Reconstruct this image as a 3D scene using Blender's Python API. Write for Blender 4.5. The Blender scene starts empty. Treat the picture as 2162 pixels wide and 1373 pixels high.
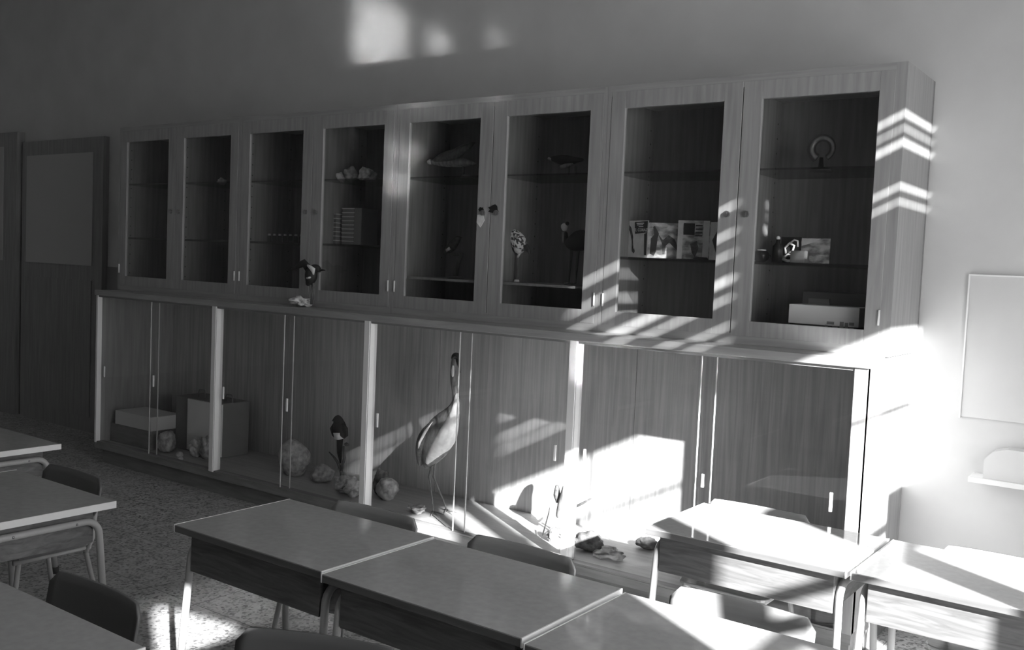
import bpy, bmesh, math, random
from mathutils import Vector, Matrix, noise

# ------------------------------------------------------------------ camera, world, sun, exposure
sc = bpy.context.scene
COL = sc.collection
W, H = 2162, 1373
CAM = Vector((6.1876, -3.6842, 1.4945))
YAW, PITCH, ROLL, FOC = -0.6258, -0.0626, 0.0431, 2034.37
_f = Vector((math.sin(YAW) * math.cos(PITCH), math.cos(YAW) * math.cos(PITCH), math.sin(PITCH)))
_r = Vector((math.cos(YAW), -math.sin(YAW), 0))
_u = _r.cross(_f)
CR = _r * math.cos(ROLL) + _u * math.sin(ROLL)
CU = -_r * math.sin(ROLL) + _u * math.cos(ROLL)
cd = bpy.data.cameras.new('camera')
cam = bpy.data.objects.new('camera', cd)
COL.objects.link(cam)
cam.matrix_world = Matrix(((CR.x, CU.x, -_f.x, CAM.x), (CR.y, CU.y, -_f.y, CAM.y), (CR.z, CU.z, -_f.z, CAM.z), (0, 0, 0, 1)))
cd.sensor_width = 36
cd.lens = FOC / W * 36
cd.clip_start = .05
sc.camera = cam


def at(px, py, axis, val):
    """a spot read off the photograph, placed in the room at a known x, y or height"""
    d = _f * FOC + CR * (px - W / 2) - CU * (py - H / 2)
    i = 'xyz'.index(axis)
    return CAM + d * ((val - CAM[i]) / d[i])


world = bpy.data.worlds.new('world')
sc.world = world
world.use_nodes = True
world.node_tree.nodes['Background'].inputs[0].default_value = (1, 1, 1, 1)
world.node_tree.nodes['Background'].inputs[1].default_value = 4.6

KX, KY, KZ = -1.0, .618, -.505                 # travel of the sunlight
sun_d = bpy.data.lights.new('sun', 'SUN')
sun_d.energy = 26
sun_d.angle = math.radians(.75)
sun = bpy.data.objects.new('sun', sun_d)
COL.objects.link(sun)
sun.rotation_euler = Vector((-KX, -KY, -KZ)).to_track_quat('Z', 'Y').to_euler()
sun.location = (12, -4, 5)

vs = sc.view_settings
vs.view_transform = 'Standard'
vs.look = 'None'
vs.exposure = .6
vs.gamma = 1
vs.use_curve_mapping = False
sc.display_settings.display_device = 'sRGB'
cy = sc.cycles
cy.use_denoising = True
cy.denoiser = 'OPENIMAGEDENOISE'
cy.max_bounces = 7
cy.diffuse_bounces = 4
cy.glossy_bounces = 4
cy.transparent_max_bounces = 16
cy.caustics_reflective = True
cy.caustics_refractive = False
cy.blur_glossy = 0
cy.sample_clamp_indirect = 0
cy.use_guiding = True
cy.use_surface_guiding = True
cy.use_volume_guiding = False

RND = random.Random(7)

# ------------------------------------------------------------------ materials (the photograph is black and white)
def mat(name, g, rough=.6, spec=.5, metal=0, coat=0):
    m = bpy.data.materials.new(name)
    m.use_nodes = True
    b = m.node_tree.nodes['Principled BSDF']
    b.inputs['Base Color'].default_value = (g, g, g, 1)
    b.inputs['Roughness'].default_value = rough
    b.inputs['Specular IOR Level'].default_value = spec
    b.inputs['Metallic'].default_value = metal
    b.inputs['Coat Weight'].default_value = coat
    return m


def ramp_mat(name, g0, g1, scale=(1, 1, 1), nscale=6, detail=4, rough=.6, spec=.5, tex='noise', p0=.3, p1=.7, distort=0, bump=0):
    m = mat(name, g0, rough, spec)
    nt = m.node_tree
    tc = nt.nodes.new('ShaderNodeTexCoord')
    mp = nt.nodes.new('ShaderNodeMapping')
    mp.inputs['Scale'].default_value = scale
    nt.links.new(tc.outputs['Object'], mp.inputs[0])
    if tex == 'noise':
        t = nt.nodes.new('ShaderNodeTexNoise')
        t.inputs['Scale'].default_value = nscale
        t.inputs['Detail'].default_value = detail
        t.inputs['Distortion'].default_value = distort
        out = t.outputs['Fac']
    else:
        t = nt.nodes.new('ShaderNodeTexVoronoi')
        t.inputs['Scale'].default_value = nscale
        out = t.outputs['Distance']
    nt.links.new(mp.outputs[0], t.inputs['Vector'])
    r = nt.nodes.new('ShaderNodeValToRGB')
    r.color_ramp.elements[0].position = p0
    r.color_ramp.elements[1].position = p1
    r.color_ramp.elements[0].color = (g0, g0, g0, 1)
    r.color_ramp.elements[1].color = (g1, g1, g1, 1)
    nt.links.new(out, r.inputs[0])
    b = nt.nodes['Principled BSDF']
    nt.links.new(r.outputs[0], b.inputs['Base Color'])
    if bump:
        bp = nt.nodes.new('ShaderNodeBump')
        bp.inputs['Strength'].default_value = bump
        bp.inputs['Distance'].default_value = .01
        nt.links.new(out, bp.inputs['Height'])
        nt.links.new(bp.outputs[0], b.inputs['Normal'])
    return m


def glass_mat(name, tint=.95, ior=1.5, rough=0.0):
    m = bpy.data.materials.new(name)
    m.use_nodes = True
    nt = m.node_tree
    nt.nodes.clear()
    o = nt.nodes.new('ShaderNodeOutputMaterial')
    mx = nt.nodes.new('ShaderNodeMixShader')
    tr = nt.nodes.new('ShaderNodeBsdfTransparent')
    tr.inputs[0].default_value = (tint, tint, tint, 1)
    gl = nt.nodes.new('ShaderNodeBsdfGlossy')
    gl.inputs['Roughness'].default_value = rough
    fr = nt.nodes.new('ShaderNodeFresnel')
    fr.inputs[0].default_value = ior
    ge = nt.nodes.new('ShaderNodeNewGeometry')      # each surface of the sheet reflects once, from outside
    ml = nt.nodes.new('ShaderNodeMath')
    ml.operation = 'MULTIPLY_ADD'
    ml.inputs[1].default_value = -1
    ml.inputs[2].default_value = 1
    m2 = nt.nodes.new('ShaderNodeMath')
    m2.operation = 'MULTIPLY'
    nt.links.new(ge.outputs['Backfacing'], ml.inputs[0])
    nt.links.new(ml.outputs[0], m2.inputs[0])
    nt.links.new(fr.outputs[0], m2.inputs[1])
    nt.links.new(m2.outputs[0], mx.inputs[0])
    nt.links.new(tr.outputs[0], mx.inputs[1])
    nt.links.new(gl.outputs[0], mx.inputs[2])
    nt.links.new(mx.outputs[0], o.inputs[0])
    return m


def terrazzo():
    m = mat('terrazzo', .3, .45)
    nt = m.node_tree
    N, L = nt.nodes.new, nt.links.new
    tc = N('ShaderNodeTexCoord')
    v = N('ShaderNodeTexVoronoi')
    v.inputs['Scale'].default_value = 95
    L(tc.outputs['Object'], v.inputs['Vector'])
    r = N('ShaderNodeValToRGB')
    r.color_ramp.elements[0].position = .15
    r.color_ramp.elements[0].color = (.18, .18, .18, 1)
    r.color_ramp.elements[1].position = .5
    r.color_ramp.elements[1].color = (.56, .56, .56, 1)
    L(v.outputs['Color'], r.inputs[0])
    n = N('ShaderNodeTexNoise')
    n.inputs['Scale'].default_value = 14
    n.inputs['Detail'].default_value = 6
    L(tc.outputs['Object'], n.inputs['Vector'])
    r2 = N('ShaderNodeValToRGB')
    r2.color_ramp.elements[0].position = .3
    r2.color_ramp.elements[0].color = (.7, .7, .7, 1)
    r2.color_ramp.elements[1].position = .7
    r2.color_ramp.elements[1].color = (1, 1, 1, 1)
    L(n.outputs['Fac'], r2.inputs[0])
    mx = N('ShaderNodeMixRGB')
    mx.blend_type = 'MULTIPLY'
    mx.inputs[0].default_value = 1
    L(r.outputs[0], mx.inputs[1])
    L(r2.outputs[0], mx.inputs[2])
    br = N('ShaderNodeTexBrick')
    br.offset = 0
    br.inputs['Scale'].default_value = 1
    br.inputs['Brick Width'].default_value = .4
    br.inputs['Row Height'].default_value = .4
    br.inputs['Mortar Size'].default_value = .0025
    br.inputs['Color1'].default_value = br.inputs['Color2'].default_value = (1, 1, 1, 1)
    br.inputs['Mortar'].default_value = (.45, .45, .45, 1)
    L(tc.outputs['Object'], br.inputs['Vector'])
    m2 = N('ShaderNodeMixRGB')
    m2.blend_type = 'MULTIPLY'
    m2.inputs[0].default_value = 1
    L(mx.outputs[0], m2.inputs[1])
    L(br.outputs['Color'], m2.inputs[2])
    L(m2.outputs[0], nt.nodes['Principled BSDF'].inputs['Base Color'])
    return m


M = {
    'wall': ramp_mat('wall_plaster', .57, .63, (1, 1, 1), 3, 6, .9, .2),
    'floor': terrazzo(),
    'wood': ramp_mat('cabinet_oak', .28, .38, (9, 9, .55), 5, 6, .42, .45, distort=.4),
    'woodh': ramp_mat('cabinet_oak_crosswise', .28, .38, (.55, 9, 9), 5, 6, .42, .45, distort=.4),
    'workwood': ramp_mat('worktop_oak', .26, .36, (.55, 9, 9), 5, 6, .35, .5, distort=.4),
    'lining': ramp_mat('pale_lining_wood', .36, .46, (.55, 9, 9), 5, 6, .5, .4),
    'veneer': ramp_mat('back_veneer', .38, .52, (14, 14, .5), 4, 8, .5, .4, distort=.6, p0=.35, p1=.65),
    'inner': ramp_mat('interior_veneer', .19, .27, (9, 9, .6), 5, 6, .5, .4),
    'plinth': ramp_mat('dark_plinth_wood', .18, .26, (1, 9, 9), 5, 5, .5, .4),
    'pale': mat('pale_edging', .82, .4),
    'glass': glass_mat('display_glass', .97),
    'shelf_glass': glass_mat('shelf_glass', .75),
    'glass_edge': mat('polished_glass_edge', .55, .25),
    'top': ramp_mat('desk_laminate', .40, .45, (1, 1, 1), 40, 3, .07, 1.0),
    'topedge': ramp_mat('desk_wood_edge', .12, .18, (.6, 6, 9), 6, 4, .5),
    'deskwood': ramp_mat('desk_board_wood', .10, .19, (1.2, 3, 12), 5, 5, .5, .4, distort=1),
    'deskdark': mat('dark_tray_wood', .10, .6),  # plain dark wood tone, even all over
    'steel': mat('painted_steel_tube', .42, .35, .5),
    'chair': ramp_mat('chair_plywood', .28, .36, (.8, 8, 8), 5, 4, .16, .9),
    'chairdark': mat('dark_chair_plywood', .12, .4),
    'rubber': mat('rubber', .05, .8),
    'brass': mat('worn_lock_metal', .3, .35, .5, .8),
    'black': mat('black_paint', .02, .5),
    'dark': mat('dark_feathers', .03, .6),
    'darkgrey': ramp_mat('dark_grey_feathers', .04, .14, (1, 1, 1), 60, 4, .7),
    'grey': ramp_mat('grey_feathers', .16, .4, (1, 1, .4), 50, 4, .7),
    'heron': ramp_mat('ash_grey_feathers', .08, .26, (1, 1, .4), 50, 4, .7),
    'white': ramp_mat('white_feathers', .65, .85, (1, 1, 1), 40, 4, .7),
    'speckle': ramp_mat('speckled_feathers', .06, .85, (1, 1, 1), 75, 3, .7, p0=.44, p1=.54),
    'rock': ramp_mat('rough_rock', .22, .6, (1, 1, 1), 30, 8, .8, bump=.6),
    'rockpale': ramp_mat('pale_crystal_rock', .4, .85, (1, 1, 1), 40, 6, .5, bump=.6),
    'rockdark': ramp_mat('dark_rock', .06, .22, (1, 1, 1), 30, 6, .7, bump=.6),
    'branch': ramp_mat('branch_bark', .08, .2, (8, 8, 1), 20, 4, .8),
    'paper': ramp_mat('printed_paper', .6, .8, (1, 1, 1), 25, 4, .6),
    'photo': ramp_mat('photo_print', .2, .65, (2, 2, 4), 9, 5, .5, p0=.4, p1=.6),
    'ink': mat('printing_ink', .04, .6),
    'card': mat('pale_cardboard', .62, .7),
    'box': mat('box_board', .2, .7),
    'metal': mat('brushed_metal_case', .75, .5),
    'door': ramp_mat('dark_door_wood', .24, .32, (9, 9, .6), 5, 4, .6),
    'doorpane': mat('frosted_door_panel', .45, .5),
    'dado': mat('dark_dado_paint', .25, .6),
    'white_paint': mat('white_window_paint', .7, .5),
    'ceil': mat('ceiling_paint', .8, .9),
    'blocker': mat('blocker_cloth', .2, .95),
    'clearjar': glass_mat('jar_glass', .8),
}


# ------------------------------------------------------------------ mesh helpers
class MB:
    def __init__(s):
        s.v, s.f, s.mi = [], [], []
        s.k = 0

    def add(s, vs_, fs):
        n = len(s.v)
        s.v += [Vector(v) for v in vs_]
        for f in fs:
            s.f.append([n + i for i in f])
            s.mi.append(s.k)
        return s

    def box(s, x0, x1, y0, y1, z0, z1):
        return s.add([(x0, y0, z0), (x1, y0, z0), (x1, y1, z0), (x0, y1, z0), (x0, y0, z1), (x1, y0, z1), (x1, y1, z1), (x0, y1, z1)],
                     [(0, 3, 2, 1), (4, 5, 6, 7), (0, 1, 5, 4), (1, 2, 6, 5), (2, 3, 7, 6), (3, 0, 4, 7)])

    def prism(s, pts, axis, a, b):
        """closed outline pts (2-D) pushed along an axis from a to b"""
        def P(p, t):
            return {'x': (t, p[0], p[1]), 'y': (p[0], t, p[1]), 'z': (p[0], p[1], t)}[axis]
        n = len(pts)
        fs = [tuple(range(n))[::-1], tuple(range(n, 2 * n))] + [(i, (i + 1) % n, n + (i + 1) % n, n + i) for i in range(n)]
        return s.add([P(p, a) for p in pts] + [P(p, b) for p in pts], fs)

    def loft(s, path, radii, n=12, up=None, cap=True):
        """smooth closed tube of elliptical sections: radii are r or (r in the up plane, r sideways)"""
        path = [Vector(p) for p in path]
        m = len(path)
        ref = Vector(up) if up else None
        vs_, prev = [], None
        for i, p in enumerate(path):
            t = (path[min(i + 1, m - 1)] - path[max(i - 1, 0)]).normalized()
            if ref:
                side = ref.cross(t)
            elif prev is None:
                side = (Vector((0, 0, 1)) if abs(t.z) < .9 else Vector((1, 0, 0))).cross(t)
            else:
                side = prev - t * prev.dot(t)
            if side.length < 1e-6:
                side = Vector((0, 1, 0))
            side.normalize()
            prev = side
            nrm = t.cross(side).normalized()
            r = radii[i] if isinstance(radii, (list, tuple)) else radii
            ra, rb = r if isinstance(r, (list, tuple)) else (r, r)
            for j in range(n):
                a = 2 * math.pi * j / n
                vs_.append(p + nrm * rb * math.cos(a) + side * ra * math.sin(a))
        fs = []
        for i in range(m - 1):
            for j in range(n):
                fs.append((i * n + j, i * n + (j + 1) % n, (i + 1) * n + (j + 1) % n, (i + 1) * n + j))
        if cap:
            fs.append(tuple(range(n))[::-1])
            fs.append(tuple((m - 1) * n + j for j in range(n)))
        return s.add(vs_, fs)

    def tube(s, path, r, n=10):
        return s.loft(path, r, n)

    def ball(s, c, r, n=10):
        rx, ry, rz = r if isinstance(r, (tuple, list)) else (r, r, r)
        c = Vector(c)
        m = n
        vs_ = [c + Vector((0, 0, -rz))]
        for i in range(1, m):
            a = -math.pi / 2 + math.pi * i / m
            for j in range(n * 2):
                b = math.pi * j / n
                vs_.append(c + Vector((rx * math.cos(a) * math.cos(b), ry * math.cos(a) * math.sin(b), rz * math.sin(a))))
        vs_.append(c + Vector((0, 0, rz)))
        k = n * 2
        fs = [(0, 1 + (j + 1) % k, 1 + j) for j in range(k)]
        for i in range(m - 2):
            for j in range(k):
                fs.append((1 + i * k + j, 1 + i * k + (j + 1) % k, 1 + (i + 1) * k + (j + 1) % k, 1 + (i + 1) * k + j))
        L_ = len(vs_) - 1
        fs += [(1 + (m - 2) * k + j, 1 + (m - 2) * k + (j + 1) % k, L_) for j in range(k)]
        return s.add(vs_, fs)

    def build(s, name, mats, parent=None, origin=None, smooth=False, bevel=0, sub=0):
        o0 = Vector(origin) if origin is not None else Vector((0, 0, 0))
        me = bpy.data.meshes.new(name)
        me.from_pydata([v - o0 for v in s.v], [], s.f)
        mats = mats if isinstance(mats, (list, tuple)) else [mats]
        for m in mats:
            me.materials.append(m)
        for p, k in zip(me.polygons, s.mi):
            p.material_index = min(k, len(mats) - 1)
            p.use_smooth = smooth
        bm = bmesh.new()
        bm.from_mesh(me)
        bmesh.ops.recalc_face_normals(bm, faces=bm.faces)
        bm.to_mesh(me)
        bm.free()
        me.update()
        o = bpy.data.objects.new(name, me)
        COL.objects.link(o)
        if bevel:
            b = o.modifiers.new('bevel', 'BEVEL')
            b.width = bevel
            b.segments = 2
            b.limit_method = 'ANGLE'
        if sub:
            b = o.modifiers.new('sub', 'SUBSURF')
            b.levels = b.render_levels = sub
        if parent is not None:
            o.parent = parent
        elif origin is not None:
            o.location = o0
        return o


def tag(o, label=None, cat=None, group=None, kind=None):
    for k, v in (('label', label), ('category', cat), ('group', group), ('kind', kind)):
        if v:
            o[k] = v
    return o


def thing(name, loc, label, cat, group=None, rz=0):
    o = bpy.data.objects.new(name, None)
    COL.objects.link(o)
    o.empty_display_size = .1
    o.location = loc
    o.rotation_euler = (0, 0, rz)
    return tag(o, label, cat, group)


def copy_tree(o, parent=None):
    c = o.copy()
    COL.objects.link(c)
    c.parent = parent
    for ch in list(o.children):
        copy_tree(ch, c)
    return c


def text(name, s, size, parent, M4, m):
    """lettering as a thin mesh; M4 places it (x right, y up, z towards the reader)"""
    cu = bpy.data.curves.new(name, 'FONT')
    cu.body = s
    cu.size = size
    cu.extrude = .0004
    cu.align_x = 'CENTER'
    cu.align_y = 'CENTER'
    cu.space_line = .85
    tmp = bpy.data.objects.new(name, cu)
    COL.objects.link(tmp)
    bpy.context.view_layer.update()
    me = bpy.data.meshes.new_from_object(tmp.evaluated_get(bpy.context.evaluated_depsgraph_get()))
    bpy.data.objects.remove(tmp)
    me.materials.clear()
    me.materials.append(m)
    o = bpy.data.objects.new(name, me)
    COL.objects.link(o)
    o.parent = parent
    o.matrix_local = M4
    return o


def struct(name, mb, m, **k):
    return tag(mb.build(name, m, **k), kind='structure')


# ------------------------------------------------------------------ room shell
YW = .623            # back wall
XR = 7.2             # window wall
XL = -4.0
YF = -8.0
ZC = 3.75
struct('floor', MB().box(XL, XR + .3, YF, YW + .3, -.1, 0), M['floor'])
struct('ceiling', MB().box(XL - .2, XR + .3, YF, YW + .3, ZC, ZC + .1), M['ceil'])
struct('wall_back', MB().box(XL - .2, XR + .3, YW, YW + .2, 0, ZC), M['wall'])
struct('wall_rear', MB().box(XL - .2, XR + .3, YF - .1, YF, 0, ZC), M['ceil'])
struct('wall_left', MB().box(XL - .2, XL, YF, YW, 0, ZC), M['ceil'])
# dark dado on the back wall, behind the cases
struct('trim_1', MB().box(XL, -.05, YW - .008, YW, 0, 1.34), M['dado'])

# openings of the window wall, written as ray coordinates of the sunlight:
#   u = y + .618 x  (which pane) and c = z - .505 x (height)
def wy(u):
    return u - .618 * XR


def wz(c):
    return c + .505 * XR


WIN = [  # (u0, u1, c0, c1)
    (.28, .95, -1.60, -1.33),
    (1.655, 2.21, -2.86, -1.27),
    (2.31, 3.83, -3.30, -1.27),
    (2.42, 2.98, -1.10, -.38),
    (3.22, 3.83, -1.10, -.38),
    (1.70, 2.20, -1.10, -.38),
]
us = sorted({a for w in WIN for a in w[:2]})
cs = sorted({a for w in WIN for a in w[2:]})
ys = [YF] + [wy(u) for u in us] + [YW]
zs = [0] + [wz(c) for c in cs] + [ZC]
wall = MB()
for i in range(len(ys) - 1):
    ym = (ys[i] + ys[i + 1]) / 2
    run = None
    for j in range(len(zs) - 1):
        zm = (zs[j] + zs[j + 1]) / 2
        hole = any(wy(a) < ym < wy(b) and wz(c) < zm < wz(d) for a, b, c, d in WIN)
        if not hole:
            run = (run[0] if run else zs[j], zs[j + 1])
        if (hole or j == len(zs) - 2) and run:
            wall.box(XR, XR + .06, ys[i], ys[i + 1], run[0], run[1])
            run = None
struct('wall_right', wall, M['wall'])
BARS = (-1.605, -2.095)
for n, (a, b, c, d) in enumerate(WIN, 1):
    y0, y1, z0, z1 = wy(a), wy(b), wz(c), wz(d)
    fr = MB()
    for q in ((y0 - .03, y0, z0 - .03, z1 + .03), (y1, y1 + .03, z0 - .03, z1 + .03), (y0, y1, z0 - .03, z0), (y0, y1, z1, z1 + .03)):
        fr.box(XR + .06, XR + .1, *q)
    if n <= 3:
        for t, bc in enumerate(BARS):
            hw = .011 if t == 0 else .022
            if bc < d - .05:
                fr.box(XR + .062, XR + .085, y0, y1, wz(bc) - hw, wz(bc) + hw)
    w = struct('window_%d' % n, fr, M['white_paint'])
    MB().box(XR + .072, XR + .076, y0, y1, z0, z1).build('pane', M['glass'], w)
struct('trim_5', MB().box(XR + .03, XR + .06, wy(1.97), wy(2.06), wz(-2.86), wz(-1.27)), M['white_paint'])
cu_ = MB()  # added unseen sheet, slanted so sun only passes below the desk's front board
_l = lambda u: -.97 - .817 * u
cu_.prism([(wy(.26), wz(_l(.26))), (wy(.97), wz(_l(.97))), (wy(.97), wz(-1.30)), (wy(.26), wz(-1.30))], 'x', XR + .10, XR + .11)
tag(cu_.build('slant_blocker', M['blocker'], origin=(XR + .1, wy(.6), wz(-1.3))), 'added unseen curtain drawn slantwise across the narrow window', 'blocker')
struct('shade_pier', MB().box(XR + .03, XR + .06, wy(2.868), wy(3.03), wz(-3.30), wz(-1.84)), M['white_paint'])  # unseen pier added to throw the slanting shadow band on the desks
# unseen low blocker, added in the last window to shade the case end
struct('shade_panel', MB().box(XR + .03, XR + .06, wy(3.58), wy(3.83), wz(-3.30), wz(-1.97)), M['white_paint'])


def blind(n, u0, u1, gaps, label):
    """roller shutter let down with narrow open gaps between some of its slats"""
    b = thing('roller_shutter', (XR + .03, (wy(u0) + wy(u1)) / 2, wz(-.38)), label, 'shutter', 'roller shutters of the window wall')
    o = b.location
    top = -.36
    for g, h in gaps + [(-1.13, 0)]:
        k = MB()
        lo, hi = wz(g + h / 2), wz(top)
        nn = max(1, round((hi - lo) / .06))
        for i in range(nn):
            za, zb = lo + (hi - lo) * i / nn, lo + (hi - lo) * (i + 1) / nn
            k.box(XR + .024, XR + .034, wy(u0) - .02, wy(u1) + .02, za - .001, zb + .001)
        k.build('slat_panel', M['white_paint'], b, o)
        top = g - h / 2
    for yy in (wy(u0) - .02, wy(u1) + .005):
        MB().box(XR + .012, XR + .044, yy, yy + .015, wz(-1.14), wz(-.36)).build('guide_rail', M['steel'], b, o)


blind(4, 2.42, 2.98, [(-.44, .006), (-.485, .017), (-.60, .016), (-.69, .014), (-.80, .026), (-.88, .016), (-1.0, .015), (-1.07, .013)],
      'pale roller shutter over the upper pane left of the last one')
blind(5, 3.22, 3.83, [(-.409, .006), (-.476, .019), (-.53, .012), (-.585, .021), (-.66, .005), (-.751, .017), (-.81, .014)],
      'pale roller shutter over the upper pane next to the display wall')

blind(6, 1.70, 2.20, [(-.70, .012), (-.79, .014), (-.90, .010)], 'pale roller shutter over the upper pane farthest from the display wall')

# door and boarding at the far left of the back wall
d = tag(MB().box(-2.14, -.9, YW - .05, YW - .001, 0, 2.36).build('door_1', M['door']), kind='structure')
MB().box(-2.06, -1.04, YW - .056, YW - .051, 1.34, 2.24).build('door_panel', M['doorpane'], d)
MB().box(-2.06, -1.04, YW - .056, YW - .051, .12, 1.22).build('door_panel', M['door'], d)
d2 = tag(MB().box(-3.3, -2.2, YW - .07, YW - .001, 0, 2.45).build('door_2', M['door']), kind='structure')
MB().box(-3.2, -2.42, YW - .076, YW - .071, 1.34, 2.33).build('door_panel', M['doorpane'], d2)
# flat pale board and narrow ledge on the back wall beside the cabinets
bd = thing('wall_board', (5.385, YW, .95), 'plain pale board fixed flat on the wall at the right', 'board')
MB().box(5.385, 6.6, YW - .012, YW - .001, .95, 1.53).build('panel', M['wall'], bd, bd.location)
t_ = MB()
t_.box(5.379, 5.385, YW - .016, YW - .001, .944, 1.536)
t_.box(5.385, 6.6, YW - .016, YW - .001, 1.53, 1.536)
t_.build('edge_trim', M['pale'], bd, bd.location)
lg = MB().box(5.45, 6.7, YW - .12, YW - .001, .704, .724)
tag(lg.build('wall_ledge', M['pale'], origin=(5.45, YW, .704)), 'thin pale ledge along the wall at the right', 'ledge')
cl = MB().prism([(5.50, .7245), (5.50, .80), (5.53, .835), (5.58, .85), (5.74, .85), (5.74, .7245)], 'y', YW - .1, YW - .02)
tag(cl.build('duster_box', M['card'], origin=(5.5, YW, .7245)), 'rounded grey box standing on the thin wall ledge', 'box')

# ------------------------------------------------------------------ lower display case
U = 1.2933
GT, GB, CT = 1.164, .145, 1.2
case = thing('low_display_case', (0, 0, 0), 'long low glass fronted display case of four bays standing on the floor', 'display case')
MB().box(.022, 4 * U - .022, .052, .596, GB, GB + .0006).build('floor_lining', M['lining'], case)
MB().box(.02, 4 * U - .02, .05, YW - .004, 0, .105).build('plinth', M['plinth'], case)
MB().box(0, 4 * U, 0, YW - .004, .105, GB).build('case_floor', M['plinth'], case, bevel=.002)
for k in range(4):
    MB().box(k * U + (.0 if k else .02), (k + 1) * U - (.003 if k < 3 else .02), .597, YW - .006, GB, GT).build('back_panel', M['veneer'], case)
MB().box(0, .017, 0, YW - .004, GB, GT).build('side_panel', M['wood'], case)
MB().box(4 * U - .022, 4 * U, .004, YW - .004, GB, GT).build('side_panel', M['wood'], case)
MB().box(0, 4 * U, 0, .02, GT - .002, GT).build('top_rail', M['wood'], case)
for k in range(5):
    x = k * U
    a, b = (x - .002, x + .019) if k == 0 else ((x - .05, x) if k == 4 else (x - .026, x + .012))
    MB().box(a, b, -.003, .03, GB, GT).build('post', M['pale'] if k < 4 else M['wood'], case, bevel=.0015)
    if 0 < k < 4:
        MB().box(x + .012, x + .018, .0, .05, GB, GT).build('post_fin', M['pale'], case)
MB().box(.02, 4 * U - .05, .002, .05, GB, GB + .008).build('glass_track', M['plinth'], case)
MB().box(.02, 4 * U - .05, .002, .05, GT - .012, GT - .002).build('glass_track', M['plinth'], case)
PULLS = [(0, 0, None), (0, 1, None), (1, 0, None), (1, 1, 'l'), (2, 0, 'l'), (2, 1, 'r'), (3, 0, 'l'), (3, 1, 'r')]
for k, h, pl in PULLS:
    x0 = k * U + .018 if h == 0 else k * U + U / 2 - .03
    x1 = k * U + U / 2 + .03 if h == 0 else (k + 1) * U - (.05 if k == 3 else .026)
    y = .03 if h == 0 else .012
    g = MB().box(x0, x1, y, y + .005, GB + .008, GT - .012).build('sliding_pane', M['glass'], case)
    xe = x1 if h == 0 else x0
    MB().box(xe - .002, xe + .002, y - .0006, y + .0056, GB + .008, GT - .012).build('polished_edge', M['glass_edge'], g)
    if pl or k < 2:
        xp = x0 + .045 if (pl or 'l') == 'l' else x1 - .06
        MB().box(xp - .006, xp + .006, y - .008, y, .60, .675).build('finger_pull', M['pale'], g, bevel=.002)
MB().box(4.525, 4.537, .004, .012, .603, .66).build('finger_pull', M['pale'], case, bevel=.002)

tag(MB().box(-.01, 4 * U + .01, -.012, YW - .002, GT, CT).build('worktop', M['workwood'], origin=(0, 0, GT), bevel=.003),
    'continuous oak worktop over the low glass case, under the upper cabinets', 'worktop')

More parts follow.
